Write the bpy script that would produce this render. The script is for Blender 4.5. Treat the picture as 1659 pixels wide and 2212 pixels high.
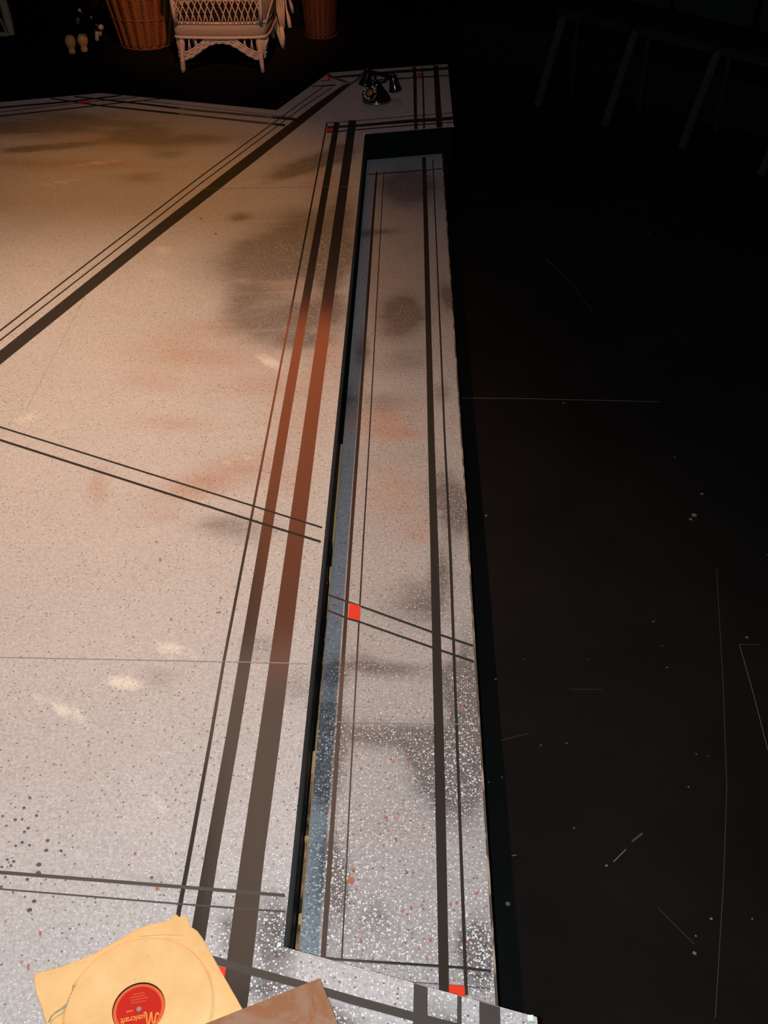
import bpy, bmesh, math, random
from mathutils import Vector, Matrix, noise
D = bpy.data
for o in list(D.objects): D.objects.remove(o)
scene = bpy.context.scene
COL = scene.collection
random.seed(7)

# ------------------------------------------------------------ camera
F = 2237.0; PX, PY = 829.5, 1106.0
CAM = Vector((0, 0, 1.82))
_dy = Vector((62.5, 1898, -F)); _b = -.0175; _c = (62.5 + 1898*_b)/F
Xc = Vector((1, _b, _c)).normalized(); Yc = _dy.normalized(); Zc = Xc.cross(Yc)
R3 = Matrix((Xc, Yc, Zc))
cd = D.cameras.new('camera'); cam = D.objects.new('camera', cd); COL.objects.link(cam)
cd.sensor_fit = 'VERTICAL'; cd.sensor_height = 24; cd.lens = F/2212*24
cd.clip_start = .02; cd.clip_end = 100
cam.matrix_world = Matrix.Translation(CAM) @ R3.to_4x4()
scene.camera = cam
ZF, ZS, ZP = 0.0, 0.11, 0.22           # floor, low step, platform heights

def at(px, py, z=ZP):
    """the point of the horizontal plane z seen at a pixel of the photograph"""
    d = R3 @ Vector((px-PX, PY-py, -F)); t = (z-CAM.z)/d.z
    return CAM + d*t
def at_y(px, py, y):
    """the point of the vertical plane y=const seen at a pixel"""
    d = R3 @ Vector((px-PX, PY-py, -F)); t = (y-CAM.y)/d.y
    return CAM + d*t

# ------------------------------------------------------------ world, lights, exposure
w = D.worlds.new('world'); scene.world = w; w.use_nodes = True
w.node_tree.nodes['Background'].inputs[0].default_value = (.9, .75, .65, 1)
w.node_tree.nodes['Background'].inputs[1].default_value = .0004
vs = scene.view_settings
vs.view_transform = 'Standard'; vs.look = 'None'; vs.exposure = 0; vs.gamma = 1
vs.use_curve_mapping = False

def spot(name, loc, target, power, color, angle, blend, size=.06, spec=1.0):
    l = D.lights.new(name, 'SPOT'); l.energy = power; l.color = color
    l.spot_size = math.radians(angle); l.spot_blend = blend; l.shadow_soft_size = size
    l.specular_factor = spec
    o = D.objects.new(name, l); COL.objects.link(o); o.location = loc
    o.rotation_euler = (Vector(target)-Vector(loc)).to_track_quat('-Z', 'Y').to_euler()
    return o
LON = None   # LIGHTSWITCH
# camera flash, beside the lens
fl = D.lights.new('flash_light', 'POINT'); fl.energy = 118; fl.color = (.67, .87, 1.0); fl.shadow_soft_size = .012
fo = D.objects.new('flash_light', fl); COL.objects.link(fo); fo.location = CAM + Vector((-.075, 0, .01))
# amber and pale stage lanterns hung beyond the platform, to the left
spot('amber_stage_spot', (-2.4, 9.2, 5.2), (-.85, 2.75, ZP), 810, (1.0, .39, .035), 22, 1.0, .05)
spot('pale_stage_spot', (-2.0, 5.2, 4.4), (-1.0, 1.2, ZP), 960, (1.0, .70, .50), 46, 1.0, .05)
spot('chair_fill_spot', (-.2, 2.0, 3.9), (-1.1, 6.5, .22), 640, (1.0, .40, .18), 18, .9, .04)  # added lamp above the platform, warms the wicker chair and baskets
# a tall red gelled flood bank whose reflection shows in the glossy black bands
def bank(name, loc, sx, sy, e, col, rx, spread):
    al = D.lights.new(name, 'AREA'); al.shape = 'RECTANGLE'; al.size = sx; al.size_y = sy
    al.energy = e; al.color = col; al.spread = math.radians(spread)
    ao = D.objects.new(name, al); COL.objects.link(ao); ao.location = loc; ao.rotation_euler = (math.radians(rx), 0, 0)
bank('red_flood', (-.95, 7.5, 4.95), .85, 3.6, 7.2, (1.0, .18, .045), -68, 86)
bank('band_sheen_fill', (-.75, 4.6, 5.6), 1.3, 2.6, 4.6, (1.0, .62, .45), -35, 95)  # added unseen lamp, brightens the black bands near the camera

# ------------------------------------------------------------ materials
def mat(name, base=(.5, .5, .5), rough=.5, metal=0, spec=.5, emit=None):
    m = D.materials.new(name); m.use_nodes = True
    b = m.node_tree.nodes['Principled BSDF']
    b.inputs['Base Color'].default_value = (*base, 1); b.inputs['Roughness'].default_value = rough
    b.inputs['Metallic'].default_value = metal; b.inputs['Specular IOR Level'].default_value = spec
    return m
class N:
    def __init__(s, m):
        s.m = m; s.nt = m.node_tree; s.b = s.nt.nodes['Principled BSDF']
    def n(s, t, **k):
        x = s.nt.nodes.new(t)
        for a, v in k.items(): setattr(x, a, v)
        return x
    def put(s, sock, v):
        if isinstance(v, bpy.types.NodeSocket): s.nt.links.new(v, sock)
        elif isinstance(v, (tuple, list)): sock.default_value = (*v, 1) if len(v) == 3 and len(sock.default_value) == 4 else v
        else: sock.default_value = v
    def math(s, op, a, b=None, clamp=False):
        x = s.n('ShaderNodeMath', operation=op, use_clamp=clamp)
        s.put(x.inputs[0], a)
        if b is not None: s.put(x.inputs[1], b)
        return x.outputs[0]
    def mix(s, f, a, b, mode='MIX'):
        x = s.n('ShaderNodeMix', data_type='RGBA', blend_type=mode)
        s.put(x.inputs[0], f); s.put(x.inputs[6], a); s.put(x.inputs[7], b)
        return x.outputs[2]
    def ramp(s, v, lo, hi):
        x = s.n('ShaderNodeMapRange', clamp=True)
        s.put(x.inputs[0], v); s.put(x.inputs[1], lo); s.put(x.inputs[2], hi)
        return x.outputs[0]
    def coord(s, scale=(1, 1, 1), rot=(0, 0, 0)):
        t = s.n('ShaderNodeTexCoord'); m_ = s.n('ShaderNodeMapping')
        m_.inputs['Scale'].default_value = scale; m_.inputs['Rotation'].default_value = rot
        s.nt.links.new(t.outputs['Object'], m_.inputs[0]); return m_.outputs[0]
    def noise(s, vec, scale, detail=3, rough=.5, dist=0):
        x = s.n('ShaderNodeTexNoise'); s.nt.links.new(vec, x.inputs['Vector'])
        x.inputs['Scale'].default_value = scale; x.inputs['Detail'].default_value = detail
        x.inputs['Roughness'].default_value = rough; x.inputs['Distortion'].default_value = dist
        return x.outputs['Fac']
    def vor(s, vec, scale):
        x = s.n('ShaderNodeTexVoronoi'); s.nt.links.new(vec, x.inputs['Vector']); x.inputs['Scale'].default_value = scale
        sp = s.n('ShaderNodeSeparateColor'); s.nt.links.new(x.outputs['Color'], sp.inputs[0])
        return x.outputs['Distance'], sp.outputs
    def bump(s, h, strength, dist):
        x = s.n('ShaderNodeBump'); s.put(x.inputs['Height'], h); x.inputs['Strength'].default_value = strength
        x.inputs['Distance'].default_value = dist; s.nt.links.new(x.outputs[0], s.b.inputs['Normal'])
    def color(s, v): s.put(s.b.inputs['Base Color'], v)
    def rough(s, v): s.put(s.b.inputs['Roughness'], v)

def painted_deck(name, base, speck, bump, fineadd=0, red=0):
    """sprayed grey paint with dark, rust and pale passes and thrown paint droplets"""
    m = mat(name, base, .55, 0, .35); q = N(m)
    at_ = q.n('ShaderNodeAttribute', attribute_name='paint'); sp = q.n('ShaderNodeSeparateColor')
    q.nt.links.new(at_.outputs['Color'], sp.inputs[0])
    dark, rust, pale = sp.outputs; dens = at_.outputs['Alpha']
    v = q.coord(); vs_ = q.coord((1, 3.2, 1), (0, 0, math.radians(-12)))
    streak = q.noise(vs_, 5.5, 7, .68, .5); fine = q.noise(v, 165, 2, .7); cloud = q.noise(v, 2.3, 4, .6, .3)
    grain = q.noise(v, 620, 2, .6)
    def mask(a, lo, hi, k=.9):
        t = q.math('ADD', a, q.math('MULTIPLY', q.math('SUBTRACT', streak, .5), q.math('MULTIPLY', a, k*2.3)))
        t = q.math('ADD', t, q.math('MULTIPLY', q.math('SUBTRACT', fine, .5), q.math('MULTIPLY', a, .9)))
        return q.ramp(t, lo, hi)
    c = q.mix(q.ramp(cloud, .3, .75), tuple(x*.90 for x in base), (base[0]*1.06, base[1]*1.02, base[2]*1.0))
    c = q.mix(q.math('MULTIPLY', mask(rust, .08, 1.0), .75), c, (.44, .20, .12))
    c = q.mix(q.math('MULTIPLY', mask(dark, .04, .58), .93), c, (.058, .052, .058))
    c = q.mix(q.math('MULTIPLY', mask(pale, .15, .7, 1.0), .85), c, (.95, .87, .76))
    c = q.mix(q.ramp(fine, .33, .68), q.mix(.25, c, (.1, .09, .09)), q.mix(.20, c, (.95, .92, .9)))
    # droplets
    dens2 = q.math('ADD', dens, q.math('MULTIPLY', dark, .22))
    for sc, add, rmax, col, op in ((112, 0, .25, (.93, .93, .93), .95), (230, fineadd, .34, (.90, .90, .91), .85)):
        d, cc = q.vor(v, sc)
        e = q.math('MAXIMUM', q.math('SUBTRACT', q.math('ADD', cc[0], q.math('MULTIPLY', q.math('ADD', dens2, add), speck)), 1.0), 0)
        thr = q.math('MULTIPLY', q.math('POWER', e, 1.4), rmax)
        f = q.math('MULTIPLY', q.ramp(q.math('SUBTRACT', thr, d), -.03, .05), op)
        f = q.math('MULTIPLY', f, q.math('GREATER_THAN', e, .02))
        c = q.mix(f, c, col)
    for sc, sel, col, op in ((75, .80+red, (.42, .065, .05), .6), (130, .72, (.06, .05, .055), .75), (26, .955+red*.3, (.55, .10, .06), .85)):
        d, cc = q.vor(v, sc)
        thr = q.math('MULTIPLY', q.math('SUBTRACT', cc[1], sel), 2.2)
        f = q.math('MULTIPLY', q.ramp(q.math('SUBTRACT', q.math('MINIMUM', thr, .26), d), -.02, .05), op)
        c = q.mix(f, c, col)
    q.color(c)
    q.rough(q.ramp(fine, 0, 1)); q.b.inputs['Roughness'].links and None
    rr = q.n('ShaderNodeMapRange'); q.put(rr.inputs[0], fine); rr.inputs[3].default_value = .38; rr.inputs[4].default_value = .62
    q.put(q.b.inputs['Roughness'], rr.outputs[0])
    h = q.math('ADD', q.math('MULTIPLY', fine, .6), q.math('MULTIPLY', grain, .25))
    q.bump(h, bump, .002)
    return m
M = {}
M['deck'] = painted_deck('painted_grey_deck', (.56, .535, .53), 1.0, 1.0, .42, .09)
M['step'] = painted_deck('painted_step_deck', (.40, .40, .41), 1.0, .2, .25)
m = mat('satin_black_paint', (.045, .038, .033), .30, 0, .5); q = N(m)
v = q.coord(); vl = q.coord((30, 1, 1))
q.color(q.mix(q.ramp(q.noise(vl, 6, 5, .7), .62, .8), (.044, .037, .031), (.075, .065, .055)))
rr = q.n('ShaderNodeMapRange'); q.put(rr.inputs[0], q.noise(v, 9, 3)); rr.inputs[3].default_value = .09; rr.inputs[4].default_value = .13
q.put(q.b.inputs['Roughness'], rr.outputs[0])
M['band'] = m
M['worn'] = mat('sheen_black_paint', (.062, .054, .048), .5, 0, .3)  # bands near the camera: reflected sheen put into a lighter black
M['matte'] = mat('flat_black_paint', (.028, .023, .018), .75, 0, .15)
M['red'] = mat('red_paint', (.88, .045, .015), .6, 0, .2)
M['fascia'] = mat('lit_fascia_board', (.075, .075, .07), .55)  # notch side board, stronger flash light put into the colour
M['fascia_shaded'] = mat('shaded_fascia_board', (.005, .005, .005), .9, 0, .1)  # darker copy for the other boards, flash falloff put into the colour
q = N(M['fascia']); q.bump(q.noise(q.coord((1, .3, 1)), 40, 4), .4, .003)
M['tape'] = mat('pale_tape', (.92, .95, .80), .5)
m = mat('raw_lumber', (.4, .22, .1), .75); q = N(m)
vl = q.coord((1, 1, 1)); nn = q.noise(vl, 9, 4, .6); gg = q.noise(q.coord((40, 3, 40)), 6, 3)
q.color(q.mix(q.ramp(nn, .42, .55), q.mix(q.ramp(gg, .3, .7), (.50, .20, .08), (.72, .38, .17)), (.03, .022, .018)))
M['wood'] = m
m = mat('pale_lumber', (.62, .42, .2), .7); q = N(m)
q.color(q.mix(q.ramp(q.noise(q.coord((40, 3, 40)), 6, 3), .3, .7), (.72, .36, .13), (.95, .56, .24))); M['palewood'] = m
M['trim'] = mat('worn_edge', (.10, .075, .06), .6)
q = N(M['trim']); q.color(q.mix(q.ramp(q.noise(q.coord((1, .25, 1)), 60, 3), .5, .62), (.07, .055, .048), (.40, .32, .25)))

m = mat('black_stage_floor', (.012, .01, .009), .9, 0, .05); q = N(m)
v = q.coord()
c = q.mix(q.ramp(q.noise(v, 3, 5, .6), .3, .7), (.0062, .0056, .0052), (.0100, .0088, .0080))
d, cc = q.vor(v, 26)
thr = q.math('MULTIPLY', q.math('SUBTRACT', cc[1], .975), 3.2)
c = q.mix(q.math('MULTIPLY', q.ramp(q.math('SUBTRACT', thr, d), -.01, .02), .5), c, (.5, .45, .4))
sc1 = q.noise(q.coord((1, 14, 1), (0, 0, .7)), 7, 6, .75); sc2 = q.noise(q.coord((16, 1, 1), (0, 0, .3)), 6, 6, .75)
c = q.mix(q.math('MULTIPLY', q.ramp(sc1, .70, .80), .25), c, (.10, .085, .07))
c = q.mix(q.math('MULTIPLY', q.ramp(sc2, .70, .80), .25), c, (.10, .085, .07))
q.color(c); q.bump(q.noise(v, 120, 3), .15, .001)
M['floor'] = m
M['scuff'] = mat('chalky_scuff', (.14, .125, .11), .8)
M['scuffdim'] = mat('faint_scuff', (.045, .04, .034), .8)
M['black'] = mat('black_drape', (.006, .006, .006), .95, 0, .1)
q = N(M['black']); q.bump(q.noise(q.coord((6, 6, .2)), 3, 3), .6, .05)
M['riser'] = mat('dark_grey_riser', (.035, .036, .036), .9, 0, .1)
q = N(M['riser']); q.color(q.mix(q.noise(q.coord(), 60, 3), (.005, .005, .0047), (.010, .0097, .009)))

# ------------------------------------------------------------ mesh helpers
def tag(o, label=None, cat=None, group=None, kind=None):
    if label: o['label'] = label
    if cat: o['category'] = cat
    if group: o['group'] = group
    if kind: o['kind'] = kind
    return o
def thing(name, label, cat, loc=(0, 0, 0), group=None):
    o = D.objects.new(name, None); COL.objects.link(o); o.location = loc; o.empty_display_size = .05
    return tag(o, label, cat, group)
def root_loc(o):
    v = Vector((0, 0, 0))
    while o is not None: v += o.location; o = o.parent
    return v
def obj(name, bm, m, parent=None, smooth=False, label=None):
    """link bm (world coordinates) as one mesh object, its origin at its parent's or at the world's"""
    me = D.meshes.new(name)
    if parent is not None:
        bmesh.ops.translate(bm, verts=bm.verts, vec=-root_loc(parent))
    bm.to_mesh(me); bm.free()
    ms = m if isinstance(m, (list, tuple)) else [m]
    for x in ms: me.materials.append(x)
    if smooth:
        for p in me.polygons: p.use_smooth = True
    o = D.objects.new(name, me); COL.objects.link(o)
    if parent is not None: o.parent = parent
    if label: o['label'] = label
    return o
def box(bm, c, s, rz=0, mi=0, bev=0, rot=None):
    r = bmesh.ops.create_cube(bm, size=1)
    mt = Matrix.Translation(c) @ (rot.to_4x4() if rot else Matrix.Rotation(rz, 4, 'Z')) @ Matrix.Diagonal((*s, 1))
    bmesh.ops.transform(bm, matrix=mt, verts=r['verts'])
    fs = {f for v in r['verts'] for f in v.link_faces}
    for f in fs: f.material_index = mi
    if bev:
        es = list({e for v in r['verts'] for e in v.link_edges})
        bmesh.ops.bevel(bm, geom=es, offset=bev, segments=2, affect='EDGES')
def prism(bm, pts, z0, z1, mi=0):
    lo = [bm.verts.new((p[0], p[1], z0)) for p in pts]; hi = [bm.verts.new((p[0], p[1], z1)) for p in pts]
    n = len(pts); fs = []
    for i in range(n):
        fs.append(bm.faces.new((lo[i], lo[(i+1) % n], hi[(i+1) % n], hi[i])))
    fs.append(bm.faces.new(hi)); fs.append(bm.faces.new(lo[::-1]))
    for f in fs: f.material_index = mi
    bmesh.ops.recalc_face_normals(bm, faces=fs)
def tube(bm, pts, r, seg=8, mi=0, caps=True):
    pts = [Vector(p) for p in pts]; n = len(pts)
    rs = r if isinstance(r, (list, tuple)) else [r]*n
    up = Vector((0, 0, 1)); rings = []; prev = None
    for i, p in enumerate(pts):
        t = (pts[min(i+1, n-1)] - pts[max(i-1, 0)]).normalized()
        if prev is None:
            a = t.cross(up)
            if a.length < 1e-3: a = t.cross(Vector((1, 0, 0)))
        else:
            a = prev - t*prev.dot(t)
            if a.length < 1e-5: a = t.cross(up)
        a.normalize(); prev = a; b = t.cross(a)
        rings.append([bm.verts.new(p + (a*math.cos(2*math.pi*k/seg) + b*math.sin(2*math.pi*k/seg))*rs[i]) for k in range(seg)])
    for i in range(n-1):
        for k in range(seg):
            f = bm.faces.new((rings[i][k], rings[i][(k+1) % seg], rings[i+1][(k+1) % seg], rings[i+1][k])); f.material_index = mi
    if caps:
        bm.faces.new(rings[0][::-1]).material_index = mi; bm.faces.new(rings[-1]).material_index = mi
def lathe(bm, prof, c, seg=40, mi=0, rot=None):
    """prof: list of (r,z)"""
    rings = []
    T = Matrix.Translation(c) @ (rot.to_4x4() if rot else Matrix.Identity(4))
    for r, z in prof:
        if r < 1e-6: rings.append([bm.verts.new(T @ Vector((0, 0, z)))])
        else: rings.append([bm.verts.new(T @ Vector((r*math.cos(2*math.pi*k/seg), r*math.sin(2*math.pi*k/seg), z))) for k in range(seg)])
    for a, b in zip(rings, rings[1:]):
        for k in range(seg):
            k2 = (k+1) % seg
            if len(a) == 1 and len(b) == 1: continue
            if len(a) == 1: f = bm.faces.new((a[0], b[k2], b[k]))
            elif len(b) == 1: f = bm.faces.new((a[k], a[k2], b[0]))
            else: f = bm.faces.new((a[k], a[k2], b[k2], b[k]))
            f.material_index = mi; f.smooth = True
def recalc(bm): bmesh.ops.recalc_face_normals(bm, faces=bm.faces)

# ------------------------------------------------------------ the room
bm = bmesh.new()
box(bm, (0.5, 5.0, -.05), (13, 17, .1))
def line(bm, pts, wpx, z, mi, zoff=.0004):
    P = [at(x, y, z) for x, y in pts]
    for i in range(len(P)-1):
        a, b = P[i], P[i+1]; d = (b-a).normalized(); s = Vector((-d.y, d.x, 0))*wpx/2
        f = bm.faces.new([bm.verts.new(v + Vector((0, 0, zoff))) for v in (a-s, b-s, b+s, a+s)])
        f.material_index = mi
        if f.normal.z < 0 or True: f.normal_update(); f.normal.z < 0 and f.normal_flip()
line(bm, [(996, 860), (1120, 861), (1425, 868)], .0022, 0, 1)
line(bm, [(1597, 1392), (1625, 1490), (1659, 1622)], .0012, 0, 1)
line(bm, [(1597, 1392), (1640, 1392)], .0007, 0, 1)
line(bm, [(1548, 1230), (1562, 1480), (1570, 1700), (1563, 1900), (1545, 2200)], .0012, 0, 2)
line(bm, [(1180, 560), (1200, 578)], .004, 0, 2); line(bm, [(1200, 578), (1235, 615), (1285, 680)], .002, 0, 2)
line(bm, [(1325, 1862), (1352, 1835)], .002, 0, 1); line(bm, [(1365, 1818), (1388, 1800)], .004, 0, 2)
line(bm, [(1230, 1489), (1300, 1489)], .001, 0, 2); line(bm, [(1105, 1849), (1116, 1847)], .0015, 0, 1)
line(bm, [(1420, 1960), (1500, 2040)], .001, 0, 2); line(bm, [(1080, 1600), (1140, 1585)], .001, 0, 2)
for x, y, r in ((1403, 506, .005), (1217, 871, .004), (1516, 1067, .005), (1499, 1113, .008), (1492, 1122, .005), (1050, 1114, .004), (1457, 988, .003),
                (1097, 1953, .005), (1500, 2059, .004), (1613, 1377, .004), (1410, 1343, .002), (1071, 1467, .003), (1168, 1610, .002), (1084, 1679, .002),
                (1056, 1690, .002), (1224, 1606, .002), (1504, 1629, .002), (1530, 1633, .0015), (1240, 1789, .002), (1536, 1985, .003), (1625, 1985, .002),
                (1503, 2022, .002), (1414, 1342, .0015), (1310, 1870, .003), (1441, 1442, .002), (1269, 1425, .0015), (1131, 1424, .0015), (1431, 1396, .0015), (1487, 1700, .002)):
    p = at(x, y, 0); vv = [bm.verts.new((p.x + r*math.cos(a*.7854)*random.uniform(.8, 1.1), p.y + r*math.sin(a*.7854)*random.uniform(.8, 1.1), .0005)) for a in range(8)]
    bm.faces.new(vv).material_index = 1
tag(obj('floor', bm, [M['floor'], M['scuff'], M['scuffdim']]), 'black painted stage floor with chalky scuffs', kind='structure')
bm = bmesh.new(); box(bm, (0.5, 13.3, 3), (13, .1, 6)); tag(obj('wall_back', bm, M['black']), kind='structure')
bm = bmesh.new(); box(bm, (6.95, 5.0, 3), (.1, 17, 6)); tag(obj('wall_right', bm, M['black']), kind='structure')

# ------------------------------------------------------------ painted decks
def deck_grid(bm, outline, z, step):
    f = bm.faces.new([bm.verts.new((p[0], p[1], z)) for p in outline]); f.normal_update()
    if f.normal.z < 0: f.normal_flip()
    xs = [p[0] for p in outline]; ys = [p[1] for p in outline]
    def cuts(lo, hi, ax):
        k = math.ceil(lo/step)*step
        while k < hi:
            co = (k, 0, 0) if ax == 0 else (0, k, 0); no = (1, 0, 0) if ax == 0 else (0, 1, 0)
            bmesh.ops.bisect_plane(bm, geom=bm.verts[:]+bm.edges[:]+bm.faces[:], plane_co=co, plane_no=no, dist=1e-6)
            k += step
    cuts(min(xs), max(xs), 0); cuts(min(ys), max(ys), 1)
_k = [0]
def strip(bm, rows, z, mi=1):
    """painted band; rows of (xl, yl, xr, yr) pixels seen along it"""
    _k[0] += 1; zz = z + .0004 + .00001*_k[0]
    L = [(at(a, b, z), at(c, d, z)) for a, b, c, d in rows]
    V = [(bm.verts.new((l.x, l.y, zz)), bm.verts.new((r.x, r.y, zz))) for l, r in L]
    for (a, b), (c, d) in zip(V, V[1:]):
        f = bm.faces.new((a, b, d, c)); f.material_index = mi; f.normal_update()
        if f.normal.z < 0: f.normal_flip()
def hband(bm, pts, w, z, mi=1):
    """band along pts with vertical pixel thickness w (or a list of w)"""
    ws = w if isinstance(w, (list, tuple)) else [w]*len(pts)
    strip(bm, [(x, y-t/2, x, y+t/2) for (x, y), t in zip(pts, ws)], z, mi)
def quad(bm, p4, z, mi):
    _k[0] += 1; vv = [bm.verts.new((*at(x, y, z).xy, z + .0009 + .00001*_k[0])) for x, y in p4]
    f = bm.faces.new(vv); f.material_index = mi; f.normal_update()
    if f.normal.z < 0: f.normal_flip()
def blobs_to_world(bl, z):
    out = []
    for cx, cy, rx, ry, rot, s, ch in bl:
        s *= (1.35, 1.6, 1.0)[ch]
        c = at(cx, cy, z); a = math.radians(rot)
        u = at(cx + rx*math.cos(a), cy + rx*math.sin(a), z) - c
        v_ = at(cx - ry*math.sin(a), cy + ry*math.cos(a), z) - c
        det = u.x*v_.y - u.y*v_.x
        out.append((c, u, v_, det, s, ch))
    return out
def paint_attr(o, blobs, base_fn):
    me = o.data; a = me.color_attributes.new('paint', 'FLOAT_COLOR', 'POINT')
    off = root_loc(o.parent) if o.parent else Vector()
    for i, vtx in enumerate(me.vertices):
        p = vtx.co + off; ch = list(base_fn(p))
        wob = Vector((noise.noise(p*3.1), noise.noise(p*3.1 + Vector((7, 3, 1))), 0))*(.006 + .012*max(0, p.y-.6))
        for c, u, v_, det, s, k in blobs:
            dx, dy = p.x + wob.x - c.x, p.y + wob.y - c.y
            if abs(dx) > 2.5: continue
            A = (dx*v_.y - dy*v_.x)/det; B = (u.x*dy - u.y*dx)/det
            r2 = A*A + B*B
            if r2 < 5: ch[k] += s*math.exp(-r2*1.1)
        a.data[i].color = [max(0, min(1.5, x)) for x in ch]

# platform outline (top corners)
P = lambda x, y: at(x, y, ZP)
nFL, nNL, nR = P(788, 290), P(612, 2045), P(1160, 2197)
eR, tR, tL, inn, pk, lf = P(980, 274), P(967, 138), P(711, 157), P(598, 238), P(218, 201), P(-420, 259)
outl = [nFL, nNL, nR, Vector((nR.x-.01, .15, 0)), Vector((-2.4, .15, 0)), lf, pk, inn, tL, tR, eR]
outl = [Vector((p.x, p.y, 0)) for p in outl]
plat = thing('stage_platform', 'large raised grey speckled platform painted with black bands, notched on its right side', 'stage platform', (-1.0, 2.6, 0))
bm = bmesh.new(); deck_grid(bm, outl, ZP, .024)
# long bands running away from the camera
strip(bm, [(705, 265, 708, 265), (582.5, 900, 587.3, 900), (480.5, 1427, 487, 1427), (450.5, 1599, 458, 1599), (404, 1850, 413.5, 1850), (370, 2030, 380, 2030)], ZP)
strip(bm, [(721.5, 265, 734, 265), (606, 900, 627.5, 900), (486.5, 1599, 515, 1599), (441.5, 1850, 471.5, 1850), (407, 2045, 441, 2045), (376, 2225, 411, 2225)], ZP)
strip(bm, [(753, 260, 770, 260), (658.5, 900, 688.5, 900), (557.7, 1599, 604.5, 1599), (520.5, 1850, 571, 1850), (492, 2060, 548, 2060), (468, 2240, 526, 2240)], ZP)
# diagonal bands
strip(bm, [(743, 182.5, 759.6, 181.5), (674.7, 230, 699.8, 230), (508, 356, 545, 353), (343, 484, 345, 509), (0, 757.7, 0, 788), (-300, 995, -300, 1028)], ZP, 8)
hband(bm, [(702, 185), (642, 228), (434, 381), (225, 541), (0, 714.5), (-300, 948)], [2, 2.4, 3, 3.6, 4.2, 5], ZP, 8)
hband(bm, [(716, 190), (656, 230), (434, 396), (225, 560), (0, 735.5), (-300, 972)], [2, 2.2, 2.8, 3.2, 4, 4.6], ZP, 8)
# pair crossing mid way
hband(bm, [(-250, 847), (0, 922.5), (545, 1092.5), (696, 1140)], [3, 3.6, 3.6, 3.8], ZP, 8)
hband(bm, [(-250, 872), (0, 950.5), (540, 1123), (693, 1170.5)], [4, 4.8, 4.6, 5], ZP, 8)
# pair crossing close to the camera
hband(bm, [(-200, 1869), (0, 1884.5), (391, 1916), (616, 1934.5)], [7.5, 7.5, 7.5, 7], ZP, 9)
hband(bm, [(-200, 1901), (0, 1920.5), (391, 1953), (510, 1962), (616, 1969.5)], [3, 3.3, 3.6, 4, 3.6], ZP, 9)
hband(bm, [(300, 2030), (469, 2076), (542, 2098), (658, 2129), (760, 2160), (892, 2196), (990, 2221)], [17, 18, 18.5, 18, 20, 20, 21], ZP, 9)
strip(bm, [(893.8, 2124, 923.7, 2133), (892.8, 2187, 923.6, 2195), (889, 2290, 921, 2290)], ZP, 9)
strip(bm, [(988, 2150, 997, 2153), (987, 2212, 997, 2212), (986, 2290, 996, 2290)], ZP, 9)
strip(bm, [(1035, 2163, 1080, 2176), (1035.5, 2212, 1081, 2212), (1037, 2290, 1083, 2290)], ZP, 9)
quad(bm, [(440, 2078), (488.5, 2092), (485, 2114), (430, 2100)], ZP, 2)
# far right corner grid
hband(bm, [(708, 265.3), (770, 261), (894, 250), (941, 247), (977, 244)], 1.3, ZP)
hband(bm, [(707, 275.4), (768.7, 272), (894, 261), (941, 258.5), (978, 255.5)], [4, 5.5, 7.5, 7.5, 7.5], ZP)
hband(bm, [(706, 286), (732, 284), (768.7, 280.5), (894, 270), (942, 267.3), (979, 264.2)], [2, 2.4, 2.5, 2.5, 2.4, 2], ZP)
strip(bm, [(891, 145.5, 899, 145), (892.5, 172, 900, 172), (894, 250, 901, 250), (895, 280, 902.3, 279.4)], ZP)
strip(bm, [(911, 144, 913.5, 144), (912, 172, 915.3, 172), (914, 256, 917.8, 256), (914.3, 278.4, 918, 278)], ZP)
strip(bm, [(936, 142, 946.5, 141.5), (937.6, 172, 949, 172), (941, 248, 954, 248), (943, 276.5, 956, 275.5)], ZP)
hband(bm, [(775, 176), (860, 170.3), (892, 168), (969.5, 163.5)], [2.5, 3, 3, 2.5], ZP)
hband(bm, [(714, 167), (736, 166), (775, 163), (860, 155), (968, 147.5)], [3, 4, 5.5, 6, 6], ZP)
hband(bm, [(674, 186.3), (700, 185.5), (724, 184)], [1.5, 2.4, 3], ZP)
hband(bm, [(692, 174.8), (712, 173.5)], 1.3, ZP)
quad(bm, [(706.5, 162), (713, 162), (714, 174), (708, 176)], ZP, 2)
quad(bm, [(901.4, 158.6), (911.2, 158), (911.6, 164.4), (901.8, 165)], ZP, 2)
quad(bm, [(706.3, 278), (719.8, 277), (719, 284), (705.5, 285.4)], ZP, 2)
# far left corner
hband(bm, [(-300, 291), (0, 251), (187, 230.7), (263, 222), (360, 212.5)], [3, 2.6, 2.4, 2.2, 1.6], ZP)
hband(bm, [(-300, 266), (0, 232.5), (142, 220.5), (262, 206.5)], [4, 3.8, 3.6, 3], ZP)
hband(bm, [(-300, 279), (0, 242.3), (142, 225.5), (296, 210)], 1.2, ZP)
hband(bm, [(109, 212.5), (218, 228.6), (420, 249.5), (616, 271)], [2.6, 3.2, 4, 4.6], ZP)
hband(bm, [(160, 208.5), (253, 218.5), (420, 238), (641, 258.5)], [2.6, 3.2, 4.6, 5], ZP)
hband(bm, [(300, 217), (420, 229.3), (633, 253.8)], 1.0, ZP)
quad(bm, [(167, 221.6), (185, 216.6), (202.5, 219), (190, 223.4)], ZP, 2)
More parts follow.
